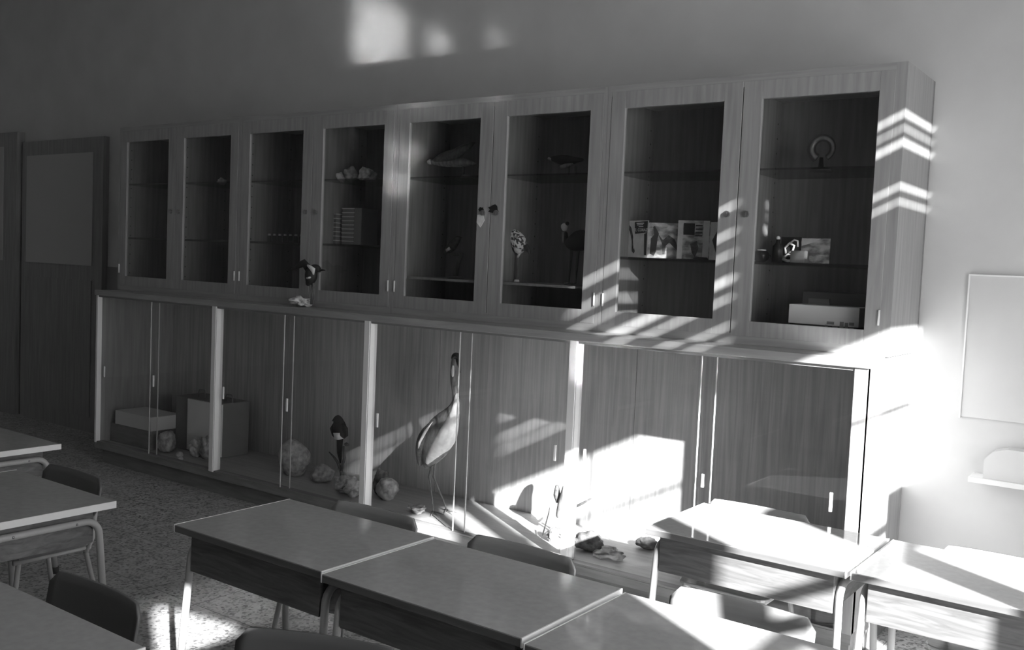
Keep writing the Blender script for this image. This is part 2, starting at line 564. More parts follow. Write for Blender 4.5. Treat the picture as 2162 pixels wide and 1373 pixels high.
# ------------------------------------------------------------------ upper cabinets
D1, UL, UR, TOP = .177, -.0416, 5.1966, 2.3283
DX = (UR - UL) / 8
UB = 1.235
ULAB = ['upper display cabinet at the dark far end, topmost behind the first case bay',
        'upper cabinet with stones and stacked striped boxes behind its glass',
        'upper cabinet with stuffed birds behind both glass doors',
        'upper cabinet next to the bare wall with books and a pale box inside']
LOWZ = [1.57, 1.57, 1.405, 1.553]
for k in range(4):
    x0, x1 = UL + 2 * k * DX, UL + (2 * k + 2) * DX
    xm = (x0 + x1) / 2
    last = k == 3
    r = thing('upper_display_cabinet', (x0, YW, CT), ULAB[k], 'cabinet', 'upper display cabinets')
    o = r.location
    def P(name, mb, m, **kw):
        return mb.build(name, m, kw.pop('parent', r), o, **kw)
    eb = .042 if last else .018
    P('side_panel', MB().box(x0 + .0005, x0 + .018, D1 + (.0 if k == 0 else .0), YW - .004, CT, TOP), M['wood'])
    P('side_panel', MB().box(x1 - eb, x1 - .0005, D1, YW - .03, CT, TOP), M['wood'])
    P('top_panel', MB().box(x0 + .018, x1 - eb, D1, YW - .004, TOP - .05, TOP), M['woodh'])
    P('bottom_panel', MB().box(x0 + .018, x1 - eb, D1, YW - .004, CT + .0005, CT + .045), M['woodh'])
    P('back_panel', MB().box(x0 + .018, x1 - eb, YW - .02, YW - .008, CT + .045, TOP - .05), M['inner'])
    if last:
        P('rear_batten', MB().box(x1 - .03, x1 - .0005, YW - .03, YW - .004, CT, TOP), M['plinth'])
    for (a, b) in ((x0 + .021, xm - .009), (xm + .009, x1 - eb)):
        P('glass_shelf', MB().box(a + .001, b - .001, D1 + .04, YW - .022, 1.934, 1.942), M['shelf_glass'])
        s = P('lower_shelf', MB().box(a + .001, b - .001, D1 + .04, YW - .022, LOWZ[k] - .012, LOWZ[k]), M['shelf_glass'] if k != 2 else M['inner'])
    for sx in (x0 + .0212, xm + .0092):           # rows of shelf-pin holes near the back of each left-hand lining
        pins = MB()
        if sx < xm:
            pins.box(x0 + .018, x0 + .021, D1 + .022, YW - .02, CT + .045, TOP - .05)
        else:
            pins.box(xm - .009, xm + .009, D1 + .022, YW - .02, CT + .045, TOP - .05)
        pins.k = 1
        for i in range(14):
            z = 1.32 + i * .066
            for y in (YW - .06, D1 + .08):
                pins.tube([(sx - .001, y, z), (sx + .0006, y, z)], .004, 8)
        P('side_lining' if sx < xm else 'partition', pins, [M['inner'], M['black']])
    for side in (0, 1):
        a, b = (x0 + .02, xm - .002) if side == 0 else (xm + .002, x1 - (.042 if last else .02))
        if side == 0:
            ga, gb = x0 + .092, xm - .084
        else:
            ga, gb = xm + .084, x1 - (.100 if last else .092)
        z0, z1 = UB, TOP - .028
        fr = MB()
        yb = D1 + .02
        fr.box(a, ga, D1 - .001, yb, z0, z1)
        fr.box(gb, b, D1 - .001, yb, z0, z1)
        fr.box(ga, gb, D1 - .001, yb, z0, 1.299)
        fr.box(ga, gb, D1 - .001, yb, 2.225, z1)
        dr = P('door', fr, M['wood'], bevel=.0015)
        P('glass_pane', MB().box(ga, gb, D1 + .010, D1 + .014, 1.299, 2.225), M['glass'], parent=dr)
        lx = xm - .043 if side == 0 else xm + .042
        lk = MB()
        lk.tube([(lx, D1 - .012, 1.748), (lx, D1 - .001, 1.748)], .014, 14)
        lk.box(lx - .003, lx + .003, D1 - .014, D1 - .012, 1.740, 1.756)
        P('lock', lk, M['brass'], parent=dr, smooth=False)
        hx = a + .004 if side == 0 else b - .004
        for hz in (1.35,):
            P('hinge', MB().tube([(hx, D1 - .005, hz - .03), (hx, D1 - .005, hz + .03)], .0045, 10), M['pale'], parent=dr, smooth=True)
# remains of sticky tape round the two locks of the bird cabinet
for x, w, lab in ((3.175, .03, 'torn dark tape scrap on the left door of the bird cabinet'), (3.255, .05, 'torn dark tape scrap on the right door of the bird cabinet')):
    pts = []
    for i in range(14):
        a = 2 * math.pi * i / 14
        rr = w * (.55 + .45 * RND.random())
        pts.append((x + rr * math.cos(a) * .8, 1.765 + rr * math.sin(a) * .55))
    tag(MB().prism(pts, 'y', D1 - .0032, D1 - .0012).build('tape_scrap', M['black'], origin=(x, D1 - .002, 1.76)), lab, 'tape', 'tape scraps on the bird cabinet')
    if x < 3.2:
        pp = MB().prism([(3.15, 1.70), (3.175, 1.675), (3.20, 1.71), (3.19, 1.742), (3.155, 1.738)], 'y', D1 - .0032, D1 - .0012)
        tag(pp.build('paper_scrap', M['white'], origin=(3.175, D1 - .002, 1.70)), 'small torn white paper under the left lock of the bird cabinet', 'paper')


# ------------------------------------------------------------------ desks and chairs
DH, DW, DD = .597, .70, .488


def make_desk():
    """origin at the floor under the front left corner; the pupil sits at the far side"""
    r = thing('school_desk', (0, 0, 0), '', 'desk')
    MB().box(0.002, DW - .002, 0, DD, DH - .003, DH).build('laminate_top', M['top'], r)
    MB().box(0.002, DW - .002, .0, DD, DH - .024, DH - .003).build('top_board', M['topedge'], r, bevel=.002)
    for x in (0, DW - .004):
        MB().box(x, x + .004, -.001, DD + .001, DH - .024, DH + .0005).build('edge_strip', M['pale'], r)
    MB().box(.045, DW - .045, .035, .050, DH - .155, DH - .024).build('front_board', M['deskwood'], r, bevel=.002)
    MB().box(.045, .057, .050, DD - .06, DH - .145, DH - .024).build('tray_side', M['deskwood'], r)
    MB().box(DW - .057, DW - .045, .050, DD - .06, DH - .145, DH - .024).build('tray_side', M['deskwood'], r)
    MB().box(.057, DW - .057, .050, DD - .06, DH - .145, DH - .137).build('tray_floor', M['deskdark'], r)
    for s in (0, 1):
        xt = .030 if s == 0 else DW - .030
        xf = .018 if s == 0 else DW - .018
        zt, zb = DH - .062, .012
        y0, y1, b = .045, DD - .045, .055
        path = [(xf, y0 - .035, zb)]
        path.append((xt + (xf - xt) * .3, y0 - .010, zt - .2))
        for i in range(7):
            a = math.pi - i * math.pi / 12
            path.append((xt, y0 + b + b * math.cos(a), zt - b + b * math.sin(a)))
        for i in range(7):
            a = math.pi / 2 - i * math.pi / 12
            path.append((xt, y1 - b + b * math.cos(a), zt - b + b * math.sin(a)))
        path.append((xt + (xf - xt) * .3, y1 + .010, zt - .2))
        path.append((xf, y1 + .035, zb))
        f = MB().tube(path, .0125, 12).build('leg_frame', M['steel'], r, smooth=True)
        sx = xt + (.012 if s else -.012)
        for yy in (y0 + .09, y1 - .09):
            MB().ball((sx, yy, zt), (.003, .005, .005), 5).build('screw', M['brass'], f, smooth=True)
        for yy in (y0 - .035, y1 + .035):
            MB().tube([(xf, yy, 0), (xf, yy, .03)], .0155, 12).build('rubber_foot', M['rubber'], f, smooth=True)
    return r


def rr(cx, cz, hw, hh, rad, n=5):
    p = []
    for sx, sz, a0 in ((1, 1, 0), (-1, 1, 90), (-1, -1, 180), (1, -1, 270)):
        for i in range(n + 1):
            a = math.radians(a0 + 90 * i / n)
            p.append((cx + sx * (hw - rad) + rad * math.cos(a), cz + sz * (hh - rad) + rad * math.sin(a)))
    return p


def make_chair(m):
    """origin on the floor under the seat's middle; the backrest stands at +y"""
    r = thing('school_chair', (0, 0, 0), '', 'chair')
    # bent plywood backrest: a rounded rectangle curved round the sitter
    bm_ = MB()
    NX, NZ = 16, 6
    hw, hh, rad = .21, .072, .03
    grid = {}
    for side in (0, 1):
        for i in range(NX + 1):
            for j in range(NZ + 1):
                fx = -1 + 2 * i / NX
                x = hw * fx
                e = max(0, abs(x) - (hw - rad))
                lim = hh - rad + math.sqrt(max(0, rad * rad - e * e))
                z = lim * (-1 + 2 * j / NZ)
                y = .165 - .022 * (fx * fx) + .010 * side + z * .18
                grid[side, i, j] = len(bm_.v)
                bm_.v.append(Vector((x, y, .522 + z)))
    def q(a, b, c, d_):
        bm_.f.append([a, b, c, d_])
        bm_.mi.append(0)
    for i in range(NX):
        for j in range(NZ):
            q(grid[0, i, j], grid[0, i + 1, j], grid[0, i + 1, j + 1], grid[0, i, j + 1])
            q(grid[1, i, j], grid[1, i, j + 1], grid[1, i + 1, j + 1], grid[1, i + 1, j])
    for i in range(NX):
        q(grid[0, i, 0], grid[1, i, 0], grid[1, i + 1, 0], grid[0, i + 1, 0])
        q(grid[0, i, NZ], grid[0, i + 1, NZ], grid[1, i + 1, NZ], grid[1, i, NZ])
    for j in range(NZ):
        q(grid[0, 0, j], grid[0, 0, j + 1], grid[1, 0, j + 1], grid[1, 0, j])
        q(grid[0, NX, j], grid[1, NX, j], grid[1, NX, j + 1], grid[0, NX, j + 1])
    bm_.build('backrest', m, r, smooth=True)
    MB().prism(rr(0, -.01, .175, .165, .05), 'z', .335, .347).build('seat', m, r, bevel=.003)
    for sx in (-1, 1):
        MB().tube([(sx * .15, .13, .30), (sx * .165, .15, .36), (sx * .168, .153, .42), (sx * .168, .168, .56)], .0095, 10).build('back_upright', M['steel'], r, smooth=True)
        MB().tube([(sx * .15, .13, .315), (sx * .18, .19, .012)], .0095, 10).build('leg', M['steel'], r, smooth=True)
        MB().tube([(sx * .15, -.13, .315), (sx * .18, -.18, .012)], .0095, 10).build('leg', M['steel'], r, smooth=True)
        MB().tube([(sx * .15, -.15, .323), (sx * .15, .15, .323)], .0095, 10).build('seat_rail', M['steel'], r, smooth=True)
        for yy in (.19, -.18):
            MB().tube([(sx * .18, yy, 0), (sx * .18, yy, .02)], .012, 10).build('rubber_foot', M['rubber'], r, smooth=True)
    MB().tube([(-.15, .12, .323), (.15, .12, .323)], .008, 10).build('crossbar', M['steel'], r, smooth=True)
    return r


DESKS = [  # x, y, label
    (3.492, -1.796, 'grey topped school desk left of the middle pair, its whole top in shade'),
    (4.205, -1.812, 'middle school desk touching the shaded one, only its far right corner sunlit'),
    (4.640, -.700, 'sunlit school desk nearest the glass case with a small shadow triangle on its corner'),
    (4.925, -1.835, 'school desk cut by the bottom edge, half its top glaring in sun'),
    (5.352, -.700, 'school desk at the right edge crossed by a slanting band of shadow'),
    (2.40, -2.248, 'dark school desk at the left edge with its tube frame showing below'),
    (1.33, -1.858, 'farthest left school desk, only the corner of its top in view'),
    (3.60, -2.918, 'school desk cut by the bottom left corner, in front of a dark chair back'),
    (4.42, -2.945, 'school desk below the frame beside the bottom left one'),
    (5.77, -2.44, 'school desk standing next to the camera below the frame'),
    (6.486, -2.44, 'school desk under the windows below the frame'),
]
proto = make_desk()
for i, (x, y, lab) in enumerate(DESKS):
    o = proto if i == 0 else copy_tree(proto)
    o.location = (x, y, 0)
    tag(o, lab, 'desk', 'school desks')
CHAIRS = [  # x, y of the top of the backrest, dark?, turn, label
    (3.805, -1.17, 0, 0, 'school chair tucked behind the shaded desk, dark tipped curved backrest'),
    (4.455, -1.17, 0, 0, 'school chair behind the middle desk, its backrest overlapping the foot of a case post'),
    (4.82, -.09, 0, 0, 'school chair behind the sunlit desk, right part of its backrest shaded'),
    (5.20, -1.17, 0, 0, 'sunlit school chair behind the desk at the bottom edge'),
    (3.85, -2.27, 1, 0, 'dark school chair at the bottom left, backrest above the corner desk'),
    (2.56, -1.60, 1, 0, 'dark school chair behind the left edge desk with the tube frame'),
    (5.70, -.12, 0, 0, 'school chair behind the desk at the right edge'),
]
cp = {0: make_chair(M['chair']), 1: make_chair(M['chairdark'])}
used = set()
for (x, y, dk, rz, lab) in CHAIRS:
    c = cp[dk] if dk not in used else copy_tree(cp[dk])
    used.add(dk)
    c.location = (x, y - .175, 0)
    c.rotation_euler = (0, 0, rz)
    tag(c, lab, 'chair', 'school chairs')
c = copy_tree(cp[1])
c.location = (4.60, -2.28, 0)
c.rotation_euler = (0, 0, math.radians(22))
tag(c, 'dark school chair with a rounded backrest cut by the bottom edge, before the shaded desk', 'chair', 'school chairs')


# ------------------------------------------------------------------ rocks
def rock(name, c, r, m, label, cat='rock', group=None, seed=0, rough=.28, pointy=0):
    bm = bmesh.new()
    bmesh.ops.create_icosphere(bm, subdivisions=4, radius=1)
    for v in bm.verts:
        p = v.co.copy()
        k = 1 + rough * noise.noise(p * 1.3 + Vector((seed, 0, 0))) + rough * .5 * noise.noise(p * 3.1 + Vector((0, seed, 0))) + rough * .25 * noise.noise(p * 7 + Vector((0, 0, seed)))
        if pointy:
            k *= 1 + pointy * round(noise.cell(p * 2.2 + Vector((seed, 0, 0))) * 2) * .2
        v.co = Vector((p.x * k * r[0], p.y * k * r[1], p.z * k * r[2]))
    zmin = min(v.co.z for v in bm.verts)
    cut = zmin + (.18 * r[2])
    for v in bm.verts:
        v.co.z = max(v.co.z, cut) - cut
    me = bpy.data.meshes.new(name)
    bm.to_mesh(me)
    bm.free()
    me.materials.append(m)
    for p in me.polygons:
        p.use_smooth = pointy == 0
    o = bpy.data.objects.new(name, me)
    COL.objects.link(o)
    o.location = c
    return tag(o, label, cat, group) if label else o


FL = GB + .0008
RG = 'rocks in the low case'
rock('rock', (1.95, .30, FL), (.075, .06, .055), M['rock'], 'light rough rock left of the long tailed bird in the low case', group=RG, seed=1)
rock('rock', (2.52, .26, FL), (.065, .06, .065), M['rock'], 'light rounded rock right of the second bright post in the low case', group=RG, seed=2)
rock('rock', (2.42, .32, FL), (.05, .05, .075), M['rockdark'], 'dark banded rock pressed against the light rounded rock', group=RG, seed=12)
rock('rock', (.63, .14, FL), (.065, .05, .075), M['rock'], 'pointed pale rock in front of the low case box pile', group=RG, seed=3)
rock('rock', (.86, .205, FL), (.05, .05, .055), M['rockpale'], 'knobbly crystal rock before the metal case with handles', group=RG, seed=4, rough=.6)
rock('rock', (.98, .205, FL), (.045, .045, .07), M['rock'], 'small rock just right of the first bright post', group=RG, seed=5, rough=.6)
rock('pebble', (.80, .12, FL), (.022, .02, .018), M['rockpale'], 'tiny white pebble beside the knobbly crystal rock', 'pebble', seed=6)
rock('pebble', (.885, .065, FL), (.022, .015, .012), M['rockpale'], 'tiny white pebble alone near the front glass of the first bay', 'pebble', seed=16)
rock('rock', (3.86, .24, FL), (.075, .06, .045), M['rockdark'], 'dark blocky rock right of the foot of the sunlit post', group=RG, seed=7)
rock('rock', (3.655, .24, FL), (.03, .03, .035), M['rock'], 'small rock left of the foot of the sunlit post', group=RG, seed=8)
rock('rock', (4.00, .20, FL), (.07, .05, .025), M['rock'], 'flat jagged rock in the glaring light of the last bay', group=RG, seed=9, rough=.7)
rock('rock', (4.06, .46, FL), (.05, .04, .03), M['rockdark'], 'small dark rock farthest right on the case floor', group=RG, seed=10)
# round prickly shell at the overlap of the panes
urchin = rock('round_shell', (1.70, .30, FL), (.105, .09, .115), M['rock'], 'round ribbed shell standing behind the sliding pane edge in the second bay', 'shell', seed=21, rough=.12)

# flat boxes and the metal case in the first bay
b = thing('long_box', (.10, .08, FL), 'long dark box with a pale lid band in the first bay of the low case', 'box')
o = b.location
MB().box(.03, .50, .10, .34, FL, FL + .13).build('body', M['plinth'], b, o, bevel=.003)
MB().box(.10, .52, .09, .33, FL + .13, FL + .225).build('pale_lid', M['card'], b, o, bevel=.003)
b = thing('metal_case', (.70, .3, FL), 'pale metal instrument case with wire handles behind the first bright post', 'case')
o = b.location
MB().box(.52, 1.02, .28, .50, FL, FL + .36).build('body', M['box'], b, o, bevel=.004)
MB().box(.665, 1.03, .268, .279, FL + .01, FL + .355).build('front_plate', M['metal'], b, o, bevel=.002)
for x in (.66, .95):
    MB().tube([(x, .36, FL + .36), (x, .36, FL + .395), (x + .01, .36, FL + .41), (x + .06, .36, FL + .41), (x + .07, .36, FL + .395), (x + .07, .36, FL + .36)], .004, 8).build('handle', M['brass'], b, o, smooth=True)


# ------------------------------------------------------------------ stuffed birds
def Z(ox, oy, s, y):
    """read-off of an enlarged detail of the photograph into the vertical plane at depth y"""
    return lambda a, b: at(ox + a / s, oy + b / s, 'y', y)


# the heron
T = Z(840, 700, 3.12, .24)
base = Vector((2.90, .22, FL))
hr = thing('stuffed_heron', base, 'tall stuffed heron with raised neck and pale breast standing in the low case', 'bird')
P = [(392, 160), (378, 172), (370, 205), (366, 250), (362, 300), (366, 345), (378, 400), (386, 450), (380, 500), (352, 555), (312, 612), (280, 670), (256, 735), (228, 795), (198, 855), (180, 905)]
Rr = [8, 20, 21, 18, 17, 18, 20, 25, 36, 60, 88, 104, 100, 82, 50, 12]
MB().loft([T(*p) for p in P], [(r * .00088, r * .00078) for r in Rr], 18, up=(0, 1, 0)).build('body', M['heron'], hr, base, smooth=True, sub=1)
bp = MB().loft([T(370, 215) + Vector((.004, -.012, 0)), T(368, 260) + Vector((.004, -.012, 0)), T(364, 305) + Vector((.004, -.01, 0))], [(.006, .004), (.012, .006), (.006, .004)], 10, up=(0, 1, 0))
bp.build('white_cheek', M['white'], hr, base, smooth=True, sub=1)
br = MB().loft([T(394, 400), T(392, 480), T(376, 560), T(345, 640), T(322, 710), T(262, 790), T(195, 880)],
               [(.008, .012), (.016, .02), (.026, .035), (.045, .06), (.052, .075), (.042, .07), (.012, .02)], 14, up=(0, 1, 0))
br.build('breast', M['white'], hr, base + Vector((-.004, .012, 0)), smooth=True, sub=1)
wg = MB().loft([T(300, 570), T(250, 625), T(208, 695), T(178, 770), T(162, 840), T(156, 890)], [(.008, .02), (.040, .06), (.050, .076), (.036, .06), (.018, .035), (.006, .01)], 14, up=(0, 1, 0))
wg.build('wing', M['darkgrey'], hr, base + Vector((0, .012, 0)), smooth=True, sub=1)
st = MB().loft([T(275, 590) + Vector((0, -.052, 0)), T(240, 650) + Vector((0, -.074, 0)), T(208, 720) + Vector((0, -.08, 0)), T(192, 760) + Vector((0, -.066, 0))], [(.003, .006), (.009, .008), (.007, .008), (.002, .005)], 8, up=(0, 1, 0))
st.build('wing_stripe', M['white'], hr, base, smooth=True)
cap_ = MB().loft([T(360, 190), T(366, 160), T(384, 150), T(402, 160), T(402, 190)], [(.006, .01), (.013, .016), (.014, .018), (.012, .015), (.006, .008)], 12, up=(0, 1, 0))
cap_.build('dark_crown', M['dark'], hr, base, smooth=True, sub=1)
MB().loft([T(392, 178), T(400, 220), T(412, 275)], [(.014, .011), (.008, .007), (.0012, .0012)], 10, up=(0, 1, 0)).build('beak', M['dark'], hr, base, smooth=True)
MB().ball(T(390, 178) + Vector((0, -.016, 0)), .004, 6).build('eye', M['black'], hr, base, smooth=True)
for (k0, k1, f0, toes) in (((225, 860), (208, 960), (2.905, .215), 0), ((245, 850), (238, 960), (2.925, .30), 1)):
    ft = Vector((f0[0], f0[1], FL + .012))
    a, kn = T(*k0), T(*k1)
    lg = MB().loft([a, a.lerp(kn, .3), kn, kn.lerp(ft, .1), ft], [.014, .006, .0075, .0045, .005], 8)
    for tx, ty in ((.07, -.035), (.06, .02), (.03, -.06), (-.035, .02)):
        lg.loft([ft, ft + Vector((tx * .5, ty * .5, -.004)), ft + Vector((tx, ty, -.010))], [.004, .003, .0012], 6)
    lg.build('leg', M['branch'], hr, base, smooth=True)
rock('rock', (2.83, .17, FL), (.05, .04, .02), M['rock'], 'low rough stone under the feet of the heron', group=RG, seed=31, rough=.5)

# long-tailed magpie on a forked branch
T = Z(640, 840, 5.49, .22)
base = Vector((2.235, .22, FL))
mg = thing('stuffed_magpie', base, 'stuffed dark magpie with white rump and long tail in the low case', 'bird')
MB().loft([T(415, 205), T(400, 225), T(408, 270), T(424, 330), T(432, 390), T(432, 440), T(428, 480)], [(.006, .006), (.026, .026), (.03, .03), (.041, .04), (.042, .04), (.034, .032), (.022, .02)], 16, up=(0, 1, 0)).build('body', M['dark'], mg, base, smooth=True, sub=1)
MB().loft([T(428, 405) + Vector((0, -.01, 0)), T(430, 440) + Vector((0, -.012, 0)), T(430, 472) + Vector((0, -.01, 0))], [(.033, .033), (.026, .03), (.028, .026)], 14, up=(0, 1, 0)).build('white_rump', M['white'], mg, base, smooth=True)
MB().loft([T(428, 460), T(422, 560), T(420, 640), T(428, 700), T(432, 760)], [(.024, .014), (.023, .008), (.02, .006), (.014, .005), (.006, .003)], 12, up=(0, 1, 0)).build('tail', M['dark'], mg, base, smooth=True)
MB().loft([T(372, 240), T(350, 262), T(336, 272)], [(.010, .009), (.006, .006), (.001, .001)], 8, up=(0, 1, 0)).build('beak', M['black'], mg, base, smooth=True)
for sx in (-1, 1):
    MB().loft([T(424 + sx * 45, 300) + Vector((0, -.01, 0)), T(430 + sx * 72, 360) + Vector((0, -.01, 0)), T(428 + sx * 72, 430), T(425 + sx * 50, 470)], [(.01, .008), (.02, .014), (.015, .01), (.004, .004)], 10, up=(0, 1, 0)).build('wing', M['dark'], mg, base, smooth=True)
MB().loft([T(470, 540) + Vector((0, .005, 0)), T(500, 540), T(520, 545), T(538, 542)], [.004, .012, .008, .003], 8).build('clasped_twig', M['branch'], mg, base, smooth=True)
bn = MB()
bn.loft([T(460, 1040), T(458, 960), T(445, 870), T(430, 820)], [.014, .013, .011, .010], 10)
bn.loft([T(434, 830), T(395, 740), T(350, 680), T(300, 630)], [.010, .008, .006, .003], 8)
bn.loft([T(440, 850), T(460, 770), T(480, 700), T(468, 560)], [.010, .009, .008, .006], 8)
bn.build('branch', M['branch'], mg, base, smooth=True)
cr = rock('crystal_base', (0, 0, 0), (.06, .05, .045), M['rockpale'], None, seed=33, rough=.7)
cr.parent = mg
rock('rock', (2.345, .175, FL), (.04, .04, .04), M['rockpale'], 'pale crystal lump right of the branch foot of the long tailed bird', group=RG, seed=34, rough=.7)

# magpie standing on the worktop
T = Z(560, 480, 6.865, .10)
base = Vector((1.955, .10, CT + .0005))
cm = thing('stuffed_magpie', base, 'stuffed dark magpie with white shoulder perched in front of the doors on the worktop', 'bird')
MB().loft([T(800, 655), T(775, 610), T(745, 590), T(700, 600), T(665, 660), T(665, 740), T(640, 810), T(600, 840)], [(.004, .004), (.018, .018), (.024, .024), (.03, .028), (.042, .036), (.04, .034), (.026, .022), (.008, .01)], 14, up=(0, 1, 0)).build('body', M['dark'], cm, base, smooth=True, sub=1)
MB().loft([T(655, 555) + Vector((0, -.02, 0)), T(700, 580) + Vector((0, -.026, 0)), T(745, 620) + Vector((0, -.026, 0)), T(742, 690) + Vector((0, -.022, 0))], [(.006, .006), (.011, .009), (.017, .01), (.005, .004)], 10, up=(0, 1, 0)).build('white_shoulder', M['white'], cm, base, smooth=True)
MB().loft([T(670, 740) + Vector((0, -.036, 0)), T(725, 728) + Vector((0, -.036, 0))], [(.006, .004), (.005, .004)], 8, up=(0, 1, 0)).build('wing_bar', M['white'], cm, base, smooth=True)
MB().loft([T(640, 620), T(560, 520), T(470, 560), T(380, 620)], [(.026, .014), (.024, .010), (.018, .008), (.006, .003)], 10, up=(0, 1, 0)).build('tail', M['dark'], cm, base, smooth=True)
MB().loft([T(785, 625), T(830, 620), T(872, 625)], [(.008, .008), (.005, .005), (.001, .001)], 8, up=(0, 1, 0)).build('beak', M['black'], cm, base, smooth=True)
for a, b_ in ((660, 665), (700, 690)):
    MB().loft([T(a, 810), T(a + 8, 950), T(b_, 1120)], [.009, .0045, .005], 8).build('leg', M['branch'], cm, base, smooth=True)
cr = rock('rocky_base', (0, 0, 0), (.068, .05, .028), M['rockpale'], None, seed=41, rough=.7)
cr.parent = cm

# gull with spread wings on the top shelf
TS = 1.9425
T = Z(860, 280, 4.29, .40)
base = Vector((2.87, .40, TS))
gl = thing('stuffed_gull', base, 'stuffed gull with spread dark wings and white face on the top glass shelf', 'bird')
MB().loft([T(180, 266), T(205, 262), T(245, 268), T(320, 272), T(410, 262), T(500, 270), T(570, 275), T(630, 285)], [(.006, .005), (.014, .013), (.014, .014), (.024, .024), (.032, .03), (.028, .026), (.014, .014), (.004, .01)], 14, up=(0, 1, 0)).build('body', M['grey'], gl, base, smooth=True, sub=1)
MB().loft([T(182, 266), T(205, 265), T(235, 268)], [(.007, .007), (.016, .016), (.01, .012)], 10, up=(0, 1, 0)).build('white_face', M['white'], gl, base, smooth=True)
MB().loft([T(180, 267), T(155, 270)], [(.005, .004), (.001, .001)], 8, up=(0, 1, 0)).build('beak', M['black'], gl, base, smooth=True)
MB().loft([T(250, 262) + Vector((0, -.02, 0)), T(340, 228) + Vector((0, -.03, 0)), T(450, 212) + Vector((0, -.04, 0)), T(560, 180) + Vector((0, -.05, 0)), T(655, 110) + Vector((0, -.06, 0))], [(.006, .01), (.026, .016), (.034, .014), (.026, .010), (.003, .004)], 12, up=(0, 1, 0)).build('wing', M['darkgrey'], gl, base, smooth=True, sub=1)
MB().loft([T(300, 250) + Vector((0, .02, 0)), T(360, 200) + Vector((0, .05, 0)), T(430, 130) + Vector((0, .08, 0)), T(520, 60) + Vector((0, .1, 0))], [(.016, .012), (.034, .012), (.03, .01), (.004, .004)], 12, up=(0, 1, 0)).build('wing', M['darkgrey'], gl, base, smooth=True, sub=1)
sd = MB()
p0 = T(510, 290)
sd.loft([p0, Vector((p0.x, .40, TS + .02))], .007, 8)
sd.loft([Vector((p0.x, .40, TS + .02)), Vector((p0.x + .01, .40, TS + .008)), Vector((p0.x + .01, .40, TS))], [.01, .035, .055], 12)
sd.build('stand', M['plinth'], gl, base, smooth=True)

# little bird on a perch, lower shelf of the same compartment
SS = LOWZ[2] + .0005
T = Z(860, 280, 4.29, .42)
base = Vector((2.86, .42, SS))
sb = thing('stuffed_thrush', base, 'small dim stuffed bird leaning on a dark perch below the gull', 'bird')
MB().loft([T(480, 948), T(462, 955), T(440, 985), T(405, 1030), T(370, 1065), T(330, 1095)], [(.006, .006), (.018, .018), (.022, .02), (.032, .028), (.022, .02), (.006, .008)], 12, up=(0, 1, 0)).build('body', M['darkgrey'], sb, base, smooth=True, sub=1)
MB().loft([T(375, 1070) + Vector((0, -.02, 0)), T(410, 1050) + Vector((0, -.024, 0))], [(.008, .006), (.01, .006)], 8, up=(0, 1, 0)).build('pale_belly', M['white'], sb, base, smooth=True)
MB().loft([T(478, 950), T(498, 956)], [(.005, .005), (.001, .001)], 8).build('beak', M['black'], sb, base, smooth=True)
pr = MB()
pr.loft([T(380, 1100), T(430, 1105), T(505, 1100)], [.006, .009, .006], 8)
pr.loft([T(490, 1100), T(465, 1180), T(448, 1240), Vector((T(440, 1260).x, .42, SS + .012))], [.010, .011, .012, .014], 8)
pr.loft([Vector((T(440, 1260).x, .42, SS + .014)), Vector((T(440, 1260).x, .42, SS))], [.03, .05], 12)
pr.build('perch', M['branch'], sb, base, smooth=True)

# speckled wader-like bird
T = Z(1040, 420, 6.86, .38)
base = Vector((3.26, .38, SS))
pt = thing('stuffed_partridge', base, 'white speckled stuffed bird brightly lit beside the locked door stile', 'bird')
MB().loft([T(165, 470), T(200, 460), T(240, 480), T(300, 520), T(350, 580), T(390, 650), T(420, 710), T(445, 760)], [(.006, .006), (.016, .016), (.024, .022), (.034, .032), (.044, .04), (.045, .04), (.034, .03), (.01, .012)], 14, up=(0, 1, 0)).build('body', M['speckle'], pt, base, smooth=True, sub=1)
MB().loft([T(330, 720), T(400, 735), T(430, 770)], [(.015, .028), (.03, .034), (.01, .02)], 12, up=(0, 1, 0)).build('white_belly', M['white'], pt, base, smooth=True, sub=1)
MB().loft([T(480, 680), T(515, 740), T(545, 800)], [(.014, .018), (.012, .012), (.003, .006)], 8, up=(0, 1, 0)).build('tail', M['darkgrey'], pt, base, smooth=True)
MB().loft([T(165, 470), T(140, 480), T(120, 500)], [(.006, .006), (.004, .004), (.001, .001)], 8).build('beak', M['dark'], pt, base, smooth=True)
a = T(400, 770)
lgm = MB().loft([a, T(365, 850)], [.008, .005], 8)
lgm.k = 1
b0 = Vector((T(350, 1160).x, .38, SS + .012))
lgm.loft([T(365, 850), b0], [.005, .004], 8)
lgm.k = 0
lgm.loft([b0, b0 + Vector((0, 0, -.012))], [.012, .016], 8)
lgm.build('leg', [M['white'], M['branch']], pt, base, smooth=True)

